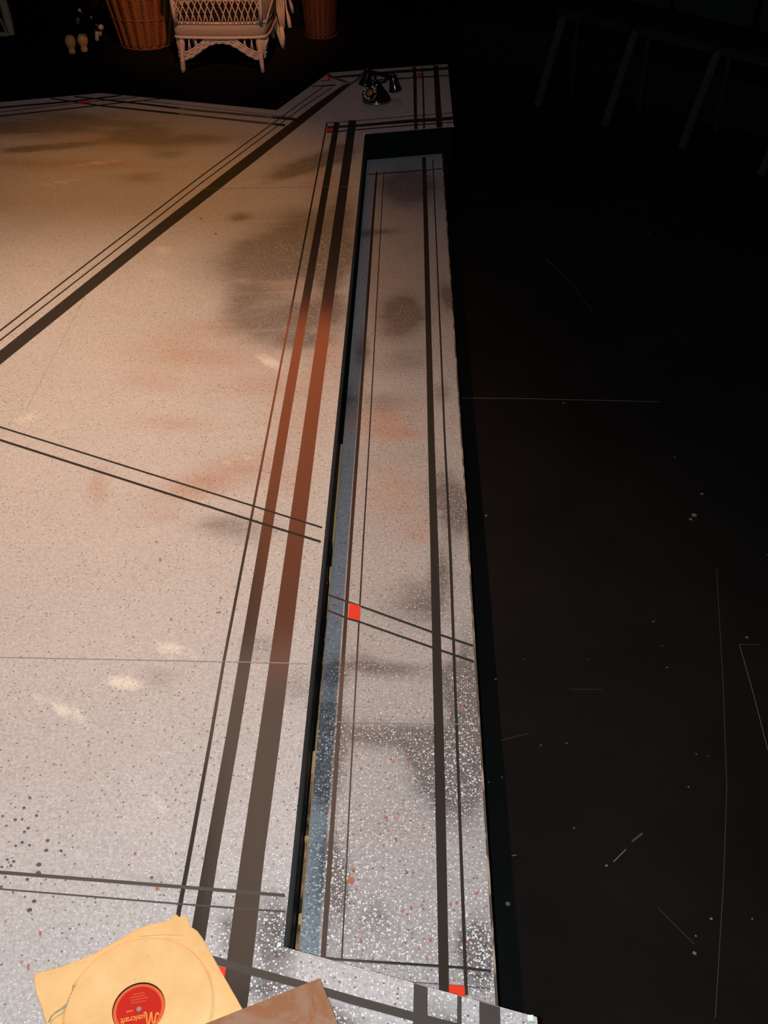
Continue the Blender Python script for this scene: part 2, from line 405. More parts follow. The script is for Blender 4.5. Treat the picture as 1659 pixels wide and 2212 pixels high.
# sheet joints
hband(bm, [(-200, 1415), (0, 1420), (330, 1426.5)], 1.1, ZP, 4); hband(bm, [(330, 1426.5), (498, 1430)], 1.2, ZP, 4)
hband(bm, [(498, 1430), (667, 1434)], 1.6, ZP, 5)
hband(bm, [(430, 408.5), (560, 406), (770, 402.5)], .45, ZP, 4)
hband(bm, [(187, 634), (130, 745), (56, 886)], .7, ZP, 4)
M['joint'] = mat('sheet_joint', (.34, .30, .28), .8); M['chip'] = mat('chipped_joint', (.45, .38, .32), .8)
M['stain'] = mat('dark_paint_drop', (.09, .07, .07), .6)
for x, y, r in ((65, 1724, 3), (52, 1745, 3.3), (79, 1762, 3.2), (33, 1771, 3.5), (48, 1770, 2.6), (6, 1763, 2.6), (61, 1789, 3.4), (53, 1797, 3), (14, 1784, 2.2),
                (103, 1816, 3.8), (48, 1820, 3.4), (34, 1827, 2.8), (64, 1826, 2.8), (100, 1837, 3.8), (132, 1838, 3.2), (30, 1861, 3.2), (24, 1870, 2.8), (16, 1857, 2.8),
                (4, 1873, 2.6), (84, 1868, 5), (59, 1900, 3.4), (74, 1947, 4.2), (64, 1966, 4.8), (328, 1896, 3), (83, 1886, 5), (12, 1895, 2.5), (3, 1916, 3), (28, 1928, 2)):
    c = at(x, y, ZP); rr_ = r/1350
    bm.faces.new([bm.verts.new((c.x + rr_*1.25*math.cos(a*.6283), c.y + rr_*math.sin(a*.6283), ZP+.001)) for a in range(10)]).material_index = 6
M['rustdrop'] = mat('rust_paint_drop', (.50, .13, .07), .6)
for x, y, rx, ry in ((434, 472, 4, 1.6), (508, 474, 4, 1.6), (466, 505, 4, 1.4), (346, 1209, 3.4, 4), (370, 1338, 3, 2.4), (338, 1170, 3, 1.8), (472, 1323, 6, 1.8), (477, 1291, 3, 2),
                     (340, 1920, 4.5, 4.5), (292, 1844, 3.4, 3.4), (87, 2016, 3, 5), (61, 2089, 2.2, 7)):
    c = at(x, y, ZP); e = at(x+rx, y, ZP) - c; g = at(x, y-ry, ZP) - c
    bm.faces.new([bm.verts.new(c + e*math.cos(a*.6283) + g*math.sin(a*.6283) + Vector((0, 0, .001))) for a in range(10)]).material_index = 7
deck = obj('deck', bm, [M['deck'], M['band'], M['red'], M['tape'], M['joint'], M['chip'], M['stain'], M['rustdrop'], M['matte'], M['worn']], plat)
PB = [  # cx cy rx ry rot strength channel(0 dark 1 rust 2 pale)
    (655, 500, 95, 55, 0, .55, 0), (700, 560, 60, 40, 0, .5, 0), (590, 530, 90, 26, 0, .4, 0), (600, 565, 150, 38, -4, .5, 0), (560, 625, 70, 45, 0, .3, 0), (640, 690, 120, 40, -6, .6, 0), (515, 650, 40, 60, 0, .25, 0),
    (690, 345, 80, 14, -14, .7, 0), (640, 372, 70, 9, -14, .6, 0), (745, 330, 18, 16, 0, .8, 0), (505, 468, 25, 10, -10, .45, 0), (730, 460, 40, 60, 0, .3, 0),
    (60, 316, 50, 5, -5, .9, 0), (150, 312, 60, 5, -3, .6, 0), (290, 286, 60, 14, -8, .6, 0), (330, 300, 110, 14, 0, .35, 0), (360, 330, 40, 14, 0, .35, 0), (60, 280, 110, 12, -2, .55, 0), (300, 380, 50, 12, 0, .3, 0), (180, 260, 220, 26, 0, .42, 0), (420, 300, 120, 16, 0, .25, 0), (250, 300, 160, 26, 0, .4, 1), (480, 285, 90, 14, 0, .25, 1),
    (720, 600, 30, 80, 0, .45, 0), (640, 740, 60, 20, 0, .35, 0), (480, 1130, 60, 20, 0, .3, 0), (540, 1150, 70, 30, 0, .25, 0), (640, 1480, 50, 35, 0, .22, 0),
    (592, 2015, 42, 75, 0, .85, 0), (575, 2135, 60, 34, 10, .5, 0), (700, 2195, 70, 34, 10, .55, 0), (950, 2190, 60, 24, 10, .4, 0), (500, 2005, 30, 50, 0, .35, 0), (330, 1905, 90, 30, 0, .12, 0), (560, 1400, 40, 30, 0, .25, 0), (345, 1460, 40, 14, 0, .3, 0), (500, 2010, 30, 40, 0, .15, 0),
    (120, 348, 260, 12, 2, .55, 1), (330, 300, 150, 10, 0, .35, 1), (620, 615, 110, 25, 0, .5, 1), (700, 660, 60, 30, 0, .45, 1), (500, 700, 130, 22, -8, .4, 1), (420, 760, 160, 30, 0, .45, 1), (330, 820, 70, 25, 0, .35, 1), (560, 830, 120, 30, 0, .3, 1),
    (500, 1015, 110, 30, -14, .55, 1), (420, 1060, 90, 26, -10, .4, 1), (210, 1055, 22, 45, 0, .5, 1), (380, 920, 90, 20, 0, .35, 1), (350, 1110, 60, 20, 0, .25, 1), (640, 1040, 60, 50, 0, .3, 1), (700, 760, 50, 60, 0, .4, 1), (640, 900, 80, 80, 0, .25, 1), (527, 1315, 9, 14, 10, .9, 1), (700, 400, 60, 50, 0, .35, 1),
    (368, 1398, 30, 13, 5, 1.1, 2), (420, 1408, 20, 9, 5, .6, 2), (275, 1466, 36, 12, 12, 1.15, 2), (235, 1462, 22, 5, 10, .7, 2), (120, 1518, 75, 8, 28, .65, 2), (160, 1530, 40, 12, 28, .5, 2), (345, 1738, 34, 16, 30, .55, 2), (310, 1800, 60, 40, 0, .2, 2), (350, 1880, 40, 30, 0, .25, 2),
    (590, 782, 32, 11, 32, .8, 2), (565, 768, 20, 8, 28, .5, 2), (352, 543, 24, 10, 0, .6, 2), (330, 590, 60, 16, 0, .3, 2), (210, 350, 60, 3, -6, .8, 2), (130, 392, 50, 3, -8, .7, 2), (50, 905, 40, 12, -20, .5, 2), (110, 930, 50, 8, -20, .3, 2), (520, 995, 70, 4, -14, .5, 2), (560, 390, 60, 6, -8, .35, 2), (450, 540, 80, 30, 0, .15, 2), (100, 440, 120, 20, 0, .1, 2), (760, 390, 20, 60, 0, .2, 2),
]
def dens_p(p):
    n = noise.noise(p*.9)*.06 + noise.noise(p*4)*.06
    return (max(0, n*1.5), max(.03, .12*noise.noise(p*1.3 + Vector((3, 9, 4))) + .05), 0, .12 + .38*max(0, min(1, (p.x+.75)/.5)) + .55*max(0, 1.35-p.y) + n)
paint_attr(deck, blobs_to_world(PB, ZP), dens_p)

# fascia boards round the platform
bm = bmesh.new(); t = .018; zt = ZP-.0015
def wall_strip(bm, a, b, z0, z1, th=t, seg=1, jag=0, inward=False):
    """a board standing under the edge a-b, its outer face on the edge"""
    a = Vector((a.x, a.y, 0)); b = Vector((b.x, b.y, 0)); d = (b-a).normalized(); s = Vector((d.y, -d.x, 0))
    n_ = seg; prev = None
    for i in range(n_+1):
        p = a + (b-a)*i/n_; o_ = s*(th if inward else -th)
        j = s*random.uniform(-jag, 0) if jag else Vector()
        q4 = [bm.verts.new((*(p+j).xy, z0)), bm.verts.new((*(p+j).xy, z1)), bm.verts.new((*(p+o_).xy, z1)), bm.verts.new((*(p+o_).xy, z0))]
        if prev:
            for k in range(4): bm.faces.new((prev[k], prev[(k+1) % 4], q4[(k+1) % 4], q4[k]))
        else: bm.faces.new(q4)
        prev = q4
    bm.faces.new(prev[::-1])
n = len(outl)
wall_strip(bm, outl[0], outl[1], 0, zt, inward=True); recalc(bm); obj('fascia', bm, M['fascia'], plat)
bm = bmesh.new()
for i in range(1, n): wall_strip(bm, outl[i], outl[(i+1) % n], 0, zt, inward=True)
recalc(bm); obj('fascia', bm, M['fascia_shaded'], plat)
# small pale tape squares at corners
for x, y, s in ((1146, 2200, 6.2), (603.5, 2041.5, 4), (787, 290.8, 1.6), (979, 273.5, 1.6), (961.6, 269, 1.6), (836.5, 272, 1.1)):
    bm = bmesh.new(); c = at(x, y, ZP); k = at(x+s, y, ZP) - c; h = k.length
    box(bm, (c.x, c.y, ZP+.0016), (h*2, h*2*(1 if y > 1000 else 2.2), .0012)); obj('tape_marker', bm, M['tape'], plat, label='small pale square of tape')

# ------------------------------------------------------------ low step in the notch
S = lambda x, y: at(x, y, ZS)
stp = thing('stage_step', 'long narrow grey step lying in the notch, one level below the platform, with white droplets', 'stage step', (0, 2.6, 0))
sFL, sL1, sL2, sNL = S(791, 372), S(740.5, 960), S(698.5, 1400), S(648, 2045)
sx = sFL.x
wallY = lambda x: nFL.y + (eR.y-nFL.y)*(x-nFL.x)/(eR.x-nFL.x)
nearY = lambda x: nNL.y + (nR.y-nNL.y)*(x-nNL.x)/(nR.x-nNL.x)
sR0, sR1, sR2 = S(957.5, 376), S(1011.6, 1200), S(1066, 2100)
so = [Vector((sx, wallY(sx)-.002, 0)), Vector((sL1.x, sL1.y, 0)), Vector((sNL.x, sNL.y, 0)), Vector((sNL.x, nearY(sNL.x)+.003, 0)), Vector((sR2.x, nearY(sR2.x)+.003, 0)),
      Vector((sR1.x, sR1.y, 0)), Vector((sR0.x, wallY(sR0.x)-.002, 0))]
bm = bmesh.new(); deck_grid(bm, so, ZS, .022)
strip(bm, [(811.8, 371, 815.6, 371), (803, 480, 808, 480), (769, 960, 776, 960), (751.8, 1200, 759, 1200), (718.5, 1700, 727.8, 1700), (692.4, 2067, 703.8, 2067), (690, 2110, 701.4, 2110)], ZS)
strip(bm, [(828.6, 369, 830.2, 369), (822.3, 480, 824, 480), (795.8, 960, 798.4, 960), (781.4, 1200, 784.5, 1200), (754.8, 1700, 758.2, 1700), (736.4, 2073, 740, 2073)], ZS)
strip(bm, [(911.5, 340, 920, 340), (915, 480, 924.7, 480), (924.3, 960, 939, 960), (929.8, 1200, 947.3, 1200), (939.5, 1700, 961.4, 1700), (948.3, 2150, 970.3, 2150)], ZS)
strip(bm, [(933.6, 345, 935.6, 345), (939.5, 480, 942, 480), (959, 960, 963.3, 960), (970, 1200, 976, 1200), (987.5, 1700, 993.8, 1700), (1003, 2150, 1011, 2150)], ZS)
hband(bm, [(793, 377.3), (911, 368.6), (956, 364.5)], 2, ZS)
hband(bm, [(709.5, 1286), (753, 1301), (778, 1309.5), (934, 1366), (1022, 1395.5)], [4, 4, 4, 4.5, 4.5], ZS)
hband(bm, [(707, 1318.5), (751, 1336.5), (776, 1343.5), (934, 1399), (1023.5, 1429.6)], [4, 4, 4, 4.5, 4.5], ZS)
quad(bm, [(755, 1303), (779, 1310), (776.8, 1341.5), (752, 1335.5)], ZS, 2)
hband(bm, [(700, 2069), (739.6, 2073.5), (948, 2087), (1008, 2091.5), (1060, 2098)], [5, 5.6, 5.6, 5.6, 5], ZS)
hband(bm, [(880, 2121), (948, 2126), (1010, 2131), (1060, 2136)], 1.5, ZS)
quad(bm, [(969.5, 2128), (1003.6, 2131), (1005, 2160), (970, 2160)], ZS, 2)
hband(bm, [(716, 1560), (760, 1560.4), (939, 1563)], 1.5, ZS, 5); hband(bm, [(960, 1564), (1030, 1566.5)], 1.3, ZS, 5); hband(bm, [(686, 1559), (724, 1560)], 1, ZS, 4)
for x, y, r in ((758, 1902, 8.5), (763, 1879, 4.2), (833, 1766, 4.2), (878, 1883, 3.8), (855, 1813, 4), (1000, 1523, 4.4), (880, 1638, 3.6), (850, 1645, 3.4), (705, 1757, 4), (844, 1640, 3),
                (779, 2032, 3.6), (1029, 1930, 3), (738, 1945, 3.6), (706, 1260, 2), (780, 1660, 3.4), (770, 1632, 3), (929, 2030, 3.6), (888, 1960, 3.2), (879, 1975, 3), (986, 1950, 3.4), (973, 1953, 3), (921, 2070, 3), (749, 1620, 3), (838, 1569, 3)):
    c = S(x, y); rr_ = r/1330
    bm.faces.new([bm.verts.new((c.x + rr_*math.cos(a*.5236), c.y + rr_*1.08*math.sin(a*.5236), ZS+.001)) for a in range(12)]).material_index = 3
sd = obj('deck', bm, [M['step'], M['band'], M['red'], M['rustdrop'], M['joint'], M['chip']], stp)
SB = [(x_[0], x_[1], x_[2], x_[3], x_[4], x_[5]*(1.35 if x_[6] == 0 else 1.2), x_[6]) for x_ in [(960, 1080, 30, 70, 0, .45, 0), (985, 1110, 25, 50, 0, .5, 0), (955, 1240, 20, 50, 0, .4, 0), (1000, 1500, 28, 80, 0, 1.1, 0), (965, 1480, 20, 40, 0, .5, 0), (988, 1660, 52, 80, 0, 1.3, 0), (1015, 1640, 22, 60, 0, .5, 0), (910, 1620, 40, 20, 0, .35, 0),
      (702, 1600, 30, 75, 0, 1.1, 0), (850, 1590, 120, 22, 0, .35, 0), (920, 1640, 40, 50, 0, .4, 0), (715, 1460, 25, 25, 0, .6, 0), (700, 1690, 22, 50, 0, .6, 0), (800, 1580, 110, 14, 0, .45, 0), (850, 1450, 90, 14, 0, .35, 0), (860, 690, 45, 40, 0, .5, 0), (880, 670, 26, 30, 0, .3, 0), (780, 760, 14, 30, 0, .5, 0), (764, 860, 14, 40, 0, .35, 0),
      (965, 640, 16, 30, 0, .5, 0), (955, 850, 20, 20, 0, .25, 0), (1035, 2060, 30, 55, 0, 1.0, 0), (720, 1880, 18, 60, 0, .5, 0), (730, 1930, 14, 50, 0, .3, 0), (810, 1980, 30, 30, 0, .22, 0), (900, 1300, 50, 50, 0, .25, 0), (775, 1440, 40, 20, 0, .3, 0), (700, 1900, 20, 100, 0, .25, 0), (800, 505, 60, 8, -5, .4, 0), (890, 410, 60, 40, 0, .35, 0), (870, 780, 60, 30, 0, .2, 0), (1015, 1390, 14, 50, 0, .2, 0), (940, 1310, 30, 30, 0, .2, 0), (840, 870, 50, 20, 0, .2, 0),
      (880, 400, 50, 25, 0, .3, 0), (840, 900, 60, 40, 0, .45, 1), (850, 1060, 70, 70, 0, .35, 1), (870, 930, 60, 12, 5, .4, 1), (900, 1150, 40, 30, 0, .35, 1), (830, 700, 25, 50, 0, .3, 1), (860, 470, 60, 30, 0, .2, 1), (760, 900, 25, 40, 0, .35, 1), (905, 1820, 30, 60, 0, .12, 1), (820, 1800, 60, 60, 0, .1, 1), (970, 520, 14, 40, 0, .35, 2), (875, 1930, 60, 110, 0, .12, 2), (850, 1760, 60, 60, 0, .1, 2)]]
def dens_s(p):
    n = noise.noise(p*1.7)*.1 + noise.noise(p*6)*.1
    d = .40 + .25*max(0, min(1, (2.9-p.y)/1.4)) + .32*max(0, min(1, (1.5-p.y)/.6)) + n
    return (max(0, n + .04), .03, 0, d)
paint_attr(sd, blobs_to_world(SB, ZS), dens_s)
bm = bmesh.new()
b_ = [v_ + Vector((0, 0, 0)) for v_ in so]
wall_strip(bm, so[4], so[5], 0, ZS-.001, .012); wall_strip(bm, so[5], so[6], 0, ZS-.001, .012); wall_strip(bm, so[6], so[0], 0, ZS-.001, .012); wall_strip(bm, so[3], so[4], 0, ZS-.001, .012)
recalc(bm); obj('side_board', bm, M['fascia_shaded'], stp)
bm = bmesh.new()   # thin worn edging on the outer long side
for a, b in ((so[4], so[5]), (so[5], so[6])):
    wall_strip(bm, a + Vector((.0045, 0, 0)), b + Vector((.0015 if b is so[6] else .0035, 0, 0)), ZS-.02, ZS+.0005, .0042)
recalc(bm); obj('edge_trim', bm, M['trim'], stp, label='worn pale edge of the sheet')
# bare framing under the near long side, seen down the gap
def lum(y0, y1, m, wdt=.011, top=.055):
    bm = bmesh.new(); a, b = S(y0[0], y0[1]), S(y1[0], y1[1]); x = sL1.x + (sNL.x-sL1.x)*(sL1.y-(a.y+b.y)/2)/(sL1.y-sNL.y)
    box(bm, (x-wdt/2+.005, (a.y+b.y)/2, top/2), (wdt+.010, abs(a.y-b.y), top), bev=.001); obj('framing_timber', bm, m, stp, label='bare sawn timber seen down the gap')
lum((738, 925), (722, 1130), M['palewood']); lum((721, 1133), (716, 1185), M['wood'], .008); lum((716, 1188), (714, 1212), M['palewood']); lum((712, 1230), (710, 1262), M['palewood'], .009)
lum((709, 1264), (683, 1588), M['wood'], .009); lum((680, 1589), (678, 1638), M['palewood'], .012, .060); lum((676, 1640), (668, 1772), M['wood'], .012); lum((668, 1774), (667, 1783), M['palewood'], .013, .062)
lum((667, 1785), (660, 1935), M['wood'], .012); lum((658, 1938), (656, 1962), M['palewood'], .012); lum((655, 1964), (648, 2050), M['wood'], .013)
bm = bmesh.new(); a = sL1; 
wall_strip(bm, Vector((sNL.x-.0006, sNL.y, 0)), Vector((sL1.x-.0006, sL1.y, 0)), ZS-.006, ZS+.0004, .0012); recalc(bm)
obj('sheet_edge', bm, M['palewood'], stp, label='raw pale plywood edge')

# ------------------------------------------------------------ record in its sleeve
M['kraft'] = mat('tan_kraft_paper', (.80, .46, .19), .8, 0, .15)
q = N(M['kraft']); v = q.coord()
c = q.mix(q.ramp(q.noise(v, 14, 5, .6), .3, .75), (.86, .50, .20), (.98, .64, .30)); c = q.mix(q.math('MULTIPLY', q.ramp(q.noise(v, 60, 4, .7), .62, .75), .25), c, (.5, .25, .1)); q.color(c)
q.bump(q.noise(v, 25, 5, .6), .25, .004)
cen = at(300, 2179, ZP+.006); RD = .109
ZL = ZP + .0048
rec = thing('record', 'dark ten inch record with a red and gold label, inside the tan paper sleeve', 'record', (cen.x, cen.y, ZP))
M['shellac'] = mat('black_shellac', (.012, .011, .011), .3)
bm = bmesh.new(); lathe(bm, [(.0036, ZL), (RD-.001, ZL), (RD, ZL-.001), (RD-.001, ZL-.002), (.0036, ZL-.002), (.0036, ZL)], (cen.x, cen.y, 0), 96); recalc(bm); obj('disc', bm, M['shellac'], rec)
M['label_red'] = mat('red_label_paper', (.60, .018, .010), .6, 0, .15); M['label_gold'] = mat('gold_print', (.86, .32, .05), .5); M['label_rim'] = mat('orange_label_rim', (.80, .14, .04), .6, 0, .15)
M['label_faint'] = mat('faint_gold_print', (.78, .10, .035), .5)
bm = bmesh.new(); lathe(bm, [(.0036, ZL+.0003), (.036, ZL+.0003)], (cen.x, cen.y, 0), 72)
for f in bm.faces: f.normal_update(); f.normal.z < 0 and f.normal_flip()
lab = obj('label', bm, M['label_red'], rec)
bm = bmesh.new(); lathe(bm, [(.0338, ZL+.0004), (.0348, ZL+.0009), (.0378, ZL+.0009), (.0388, ZL+.0002)], (cen.x, cen.y, 0), 72); recalc(bm)
obj('label_rim', bm, M['label_rim'], lab)
def text_mesh(s, size, mi_mat, loc, rz, parent, name, bold=0, shear=0, mirror=False):
    cu = D.curves.new('txt', 'FONT'); cu.body = s; cu.size = size; cu.align_x = 'CENTER'; cu.align_y = 'CENTER'; cu.offset = bold; cu.shear = shear; cu.extrude = .0001
    to = D.objects.new('txt', cu); COL.objects.link(to)
    dg = bpy.context.evaluated_depsgraph_get(); me = D.meshes.new_from_object(to.evaluated_get(dg))
    D.objects.remove(to); bm = bmesh.new(); bm.from_mesh(me); D.meshes.remove(me)
    bmesh.ops.transform(bm, matrix=Matrix.Translation(loc) @ Matrix.Rotation(rz, 4, 'Z'), verts=bm.verts)
    return obj(name, bm, mi_mat, parent)
ang = math.pi + math.radians(12)
dirv = Vector((math.cos(ang), math.sin(ang), 0)); upv = Vector((-dirv.y, dirv.x, 0))
# capital M large at the start, the rest smaller, following the photographed label
pM = cen + dirv*(-.0235) + upv*.012; pR = cen + dirv*(.0085) + upv*.0135
bm = bmesh.new()
def gl(d_, u_): return (cen + dirv*d_ + upv*u_).to_3d().xy.to_3d() + Vector((0, 0, ZL+.0006))
for st in ([(-.033, .0215), (-.0325, .0185), (-.0300, .0185), (-.0285, .0225), (-.0270, .0300), (-.0245, .0315), (-.0235, .0285)],
           [(-.0235, .0300), (-.0225, .0150), (-.0215, .0165), (-.0190, .0300), (-.0170, .0315), (-.0158, .0285)],
           [(-.0158, .0300), (-.0150, .0170), (-.0135, .0140), (-.0110, .0150)]):
    P2 = [Vector(x_) for x_ in st]; pts = []
    for i in range(len(P2)-1):
        a_, b_2 = P2[i], P2[i+1]
        for t_ in (0, .33, .66): pts.append(a_.lerp(b_2, t_))
    pts.append(P2[-1])
    tube(bm, [gl(-(p_.x+.022)*-1*1.0 - .006 + 0 if False else p_.x + .004, p_.y*1.05 - .008) for p_ in pts], [.0011]*len(pts), 6)
recalc(bm)
for v_ in bm.verts: v_.co.z = ZL + .0004 + (v_.co.z - ZL - .0006)*.15
obj('label_lettering', bm, M['label_gold'], lab)
text_mesh('usicraft', .0125, M['label_gold'], (pR.x, pR.y, ZL+.0005), ang, lab, 'label_lettering', .0002, .25)
bm = bmesh.new()
for k, (w_, dx) in enumerate(((.016, 0), (.021, .002), (.024, -.001), (.020, .001))):
    p = cen - upv*(.0235-.0042*k) + dirv*dx
    for s in range(-3, 4):
        pp = p + dirv*(w_*s/6.3); box(bm, (pp.x, pp.y, ZL+.0005), (w_/7.5, .0013, .0002), ang)
p = cen + dirv*.014 + upv*.001; box(bm, (p.x, p.y, ZL+.0005), (.010, .003, .0002), ang)
obj('label_print', bm, M['label_faint'], lab)
bm = bmesh.new(); lathe(bm, [(0, ZL+.0006), (.0036, ZL+.0006)], (cen.x, cen.y, 0), 20); recalc(bm)
for f in bm.faces: f.normal_update(); f.normal.z < 0 and f.normal_flip()
obj('spindle_hole', bm, mat('hole_grey', (.25, .27, .3), .4), lab, label='small grey centre hole')

slp = [(74, 2105), (95, 2098), (132, 2088), (200, 2062), (250, 2033), (300, 2004), (335, 1995), (362, 1989), (372, 1984), (379, 1974), (388, 1982), (402, 1976), (407, 1988), (410, 2000), (426, 2011), (440, 2030),
       (458, 2063), (490, 2120), (523, 2178), (560, 2243), (600, 2320), (420, 2420), (250, 2480), (140, 2420), (125, 2330), (112, 2262), (102, 2222), (90, 2180), (79, 2148), (73, 2122)]
SW = [at(x, y, ZP+.003) for x, y in slp]
def ray_r(th):
    d = Vector((math.cos(th), math.sin(th))); best = None
    for i in range(len(SW)):
        a = SW[i].xy - cen.xy; b = SW[(i+1) % len(SW)].xy - cen.xy; e = b-a; det = d.x*(-e.y) + d.y*e.x
        if abs(det) < 1e-9: continue
        t_ = (a.x*(-e.y) + a.y*e.x)/det; u_ = (d.x*a.y - d.y*a.x)/det
        if t_ > 0 and -1e-6 <= u_ <= 1+1e-6: best = t_ if best is None else min(best, t_)
    return best or .15
slv = thing('record_sleeve', 'torn tan paper sleeve with a round hole over the red record label', 'record sleeve', (cen.x, cen.y, ZP))
bm = bmesh.new(); NT, NR = 360, 40; rings = []
for k in range(NT):
    th = 2*math.pi*k/NT; ro = ray_r(th); row = []
    for j in range(NR+1):
        tt = j/NR; r = .0395 + (ro-.0395)*tt; x, y = cen.x + r*math.cos(th), cen.y + r*math.sin(th)
        s_ = max(0, min(1, (RD+.003-r)/.004 + .5)); z = .0016 + .0052*(s_*s_*(3-2*s_))
        if r < .045: z += .0007*(1-(r-.0395)/.0045)
        if r > RD+.003:
            z += .0012*(1-math.exp(-(r-RD-.003)*60))*(1 + .8*math.sin(th*9)) + .0012*noise.noise(Vector((x*35, y*35, 2)))
        z += .0009*noise.noise(Vector((x*16, y*16, 0)))
        cr = abs(noise.noise(Vector((x*14, y*22, 5)))); z += .0010*max(0, 1-cr*9)*min(1, max(0, (r-.085)/.025))
        row.append(bm.verts.new((x, y, ZP + max(z, .0008))))
    rings.append(row)
for k in range(NT):
    for j in range(NR):
        a, b = rings[k], rings[(k+1) % NT]; f = bm.faces.new((a[j], a[j+1], b[j+1], b[j])); f.smooth = True
recalc(bm)
for pl_, w_ in (([(158, 2126), (157, 2140), (152, 2156), (146, 2166), (134, 2176), (118, 2186)], .0042), ([(118, 2186), (110, 2194), (104, 2206)], .0022), ([(165, 2118), (160, 2130)], .002), ([(300, 2022), (345, 2018), (392, 2019)], .0012)):
    prev = None
    for i, (x, y) in enumerate(pl_):
        p = at(x, y, ZP+.009); w2 = w_*(.25 + math.sin(math.pi*(i+.4)/len(pl_))) ; a_ = bm.verts.new((p.x-w2/2, p.y, ZP+.0072 if x > 280 else ZP+.0066)); b_3 = bm.verts.new((p.x+w2/2, p.y-w2*.3, ZP+.0072 if x > 280 else ZP+.0066))
        if prev: bm.faces.new((prev[0], prev[1], b_3, a_)).material_index = 1
        prev = (a_, b_3)
s1 = obj('front_sheet', bm, [M['kraft'], mat('dull_crease', (.42, .36, .22), .8)], slv, True)
s1.modifiers.new('thick', 'SOLIDIFY').thickness = -.0003
bm = bmesh.new(); prism(bm, [(p.x + (cen.x-p.x)*.01, p.y + (cen.y-p.y)*.01) for p in SW], ZP+.0011, ZP+.0013); obj('back_sheet', bm, M['kraft'], slv)

# brown album lying on the sleeve
M['leather'] = mat('worn_brown_cover', (.33, .15, .07), .5, 0, .4); q = N(M['leather']); v = q.coord()
c = q.mix(q.ramp(q.noise(v, 16, 6, .7, 1.2), .42, .56), (.32, .125, .05), (.34, .185, .12)); c = q.mix(q.math('MULTIPLY', q.ramp(q.noise(q.coord((1, 4, 1), (0, 0, -.45)), 24, 5, .7), .6, .72), .6), c, (.48, .30, .2)); q.color(c); q.bump(q.noise(v, 90, 4, .6), .3, .0015)
M['pages'] = mat('album_pages', (.5, .38, .24), .8)
ZA = ZP + .026
apx, pl, pr = at(691, 2112, ZA), at(440, 2212, ZA), at(733, 2212, ZA)
dl = (pl-apx).normalized(); dr = (pr-apx).normalized(); print('album angle', math.degrees(dl.angle(dr)))
dr = Vector((-dl.y, dl.x, 0)) if Vector((-dl.y, dl.x)).dot(dr.xy) > 0 else Vector((dl.y, -dl.x, 0))
dr = (dr*.6 + (pr-apx).normalized()*.4).normalized()
alb = thing('album', 'worn brown leather-covered album lying across the corner of the tan paper sleeve', 'album', (apx.x, apx.y, ZP))
A4 = [apx, apx + dl*.27, apx + dl*.27 + dr*.33, apx + dr*.33]
def inset(P4, d_):
    c_ = sum(P4, Vector())/4; return [p + (c_-p).normalized()*d_ for p in P4]
def album_slab(z0, z1, name, m, ins):
    bm = bmesh.new(); prism(bm, inset(A4, ins), z0, z1)
    bmesh.ops.bevel(bm, geom=[e for e in bm.edges], offset=min(.0012, (z1-z0)/3), segments=2, affect='EDGES'); return obj(name, bm, m, alb)
album_slab(ZA-.003, ZA, 'front_cover', M['leather'], 0); album_slab(ZP+.0085, ZP+.0115, 'back_cover', M['leather'], 0); album_slab(ZP+.0115, ZA-.003, 'page_block', M['pages'], .006)

# ------------------------------------------------------------ telephone
M['bakelite'] = mat('black_enamel', (.008, .007, .007), .16, 0, .6)
M['brass'] = mat('worn_brass', (.55, .22, .08), .32, .9)
M['ivory'] = mat('number_ring', (.75, .70, .62), .4)
M['dialface'] = mat('orange_card', (.50, .13, .03), .45)
tc = at(813.5, 217, ZP)
tel = thing('telephone', 'old black rotary dial telephone on the far corner of the platform', 'telephone', (tc.x, tc.y, ZP))
rb = (at(845, 213, ZP)-at(782, 213, ZP)).length/2; print('phone r', rb)
bm = bmesh.new(); lathe(bm, [(0, 0), (rb, 0), (rb*1.0, .006), (rb*.97, .009)], tc, 48); recalc(bm); obj('base_ring', bm, M['brass'], tel, label='thin worn coppery rim')
bm = bmesh.new(); lathe(bm, [(rb*.96, .008), (rb*.95, .014), (rb*.84, .024), (rb*.66, .040), (rb*.48, .054), (rb*.34, .066), (rb*.27, .074), (rb*.27, .080), (0, .083)], tc, 48); recalc(bm); obj('base', bm, M['bakelite'], tel)
# dial: faces the camera and to the left
dn = Vector((-.50, -.62, .60)).normalized(); dq = dn.to_track_quat('Z', 'Y').to_matrix()
dc = tc + Vector((-.030, -.040, .048))
bm = bmesh.new(); lathe(bm, [(0, -.02), (.036, -.02), (.038, -.004), (.036, 0), (0, 0)], dc, 36, 0, dq); recalc(bm); dial = obj('dial', bm, M['bakelite'], tel)
bm = bmesh.new(); lathe(bm, [(.0352, .0005), (.0372, .0025), (.039, .0005), (.039, -.004)], dc, 36, 0, dq); recalc(bm); obj('dial_bezel', bm, M['brass'], dial)
bm = bmesh.new(); lathe(bm, [(0, .004), (.0145, .004), (.0155, .0005)], dc, 28, 0, dq); recalc(bm); obj('number_card', bm, M['dialface'], dial, label='orange paper centre card')
for k in range(10):
    a = math.radians(20 + k*30); p = dc + dq @ Vector((.0265*math.cos(a), .0265*math.sin(a), .0012))
    bm = bmesh.new(); lathe(bm, [(0, .001), (.0048, .001), (.0052, 0)], p, 14, 0, dq); recalc(bm); obj('finger_hole', bm, M['ivory'], dial, label='pale number dot under the dial')
bm = bmesh.new()   # cradle
top = tc + Vector((0, 0, .080))
hl = at_y(794, 172, tc.y-.01); hr = at_y(849, 184, tc.y+.02); print('handset', hl-tc, hr-tc)
hv = hr-hl; HLn = hv.length; hd = hv.normalized(); hz = (hl+hr)/2 + Vector((0, 0, .026))
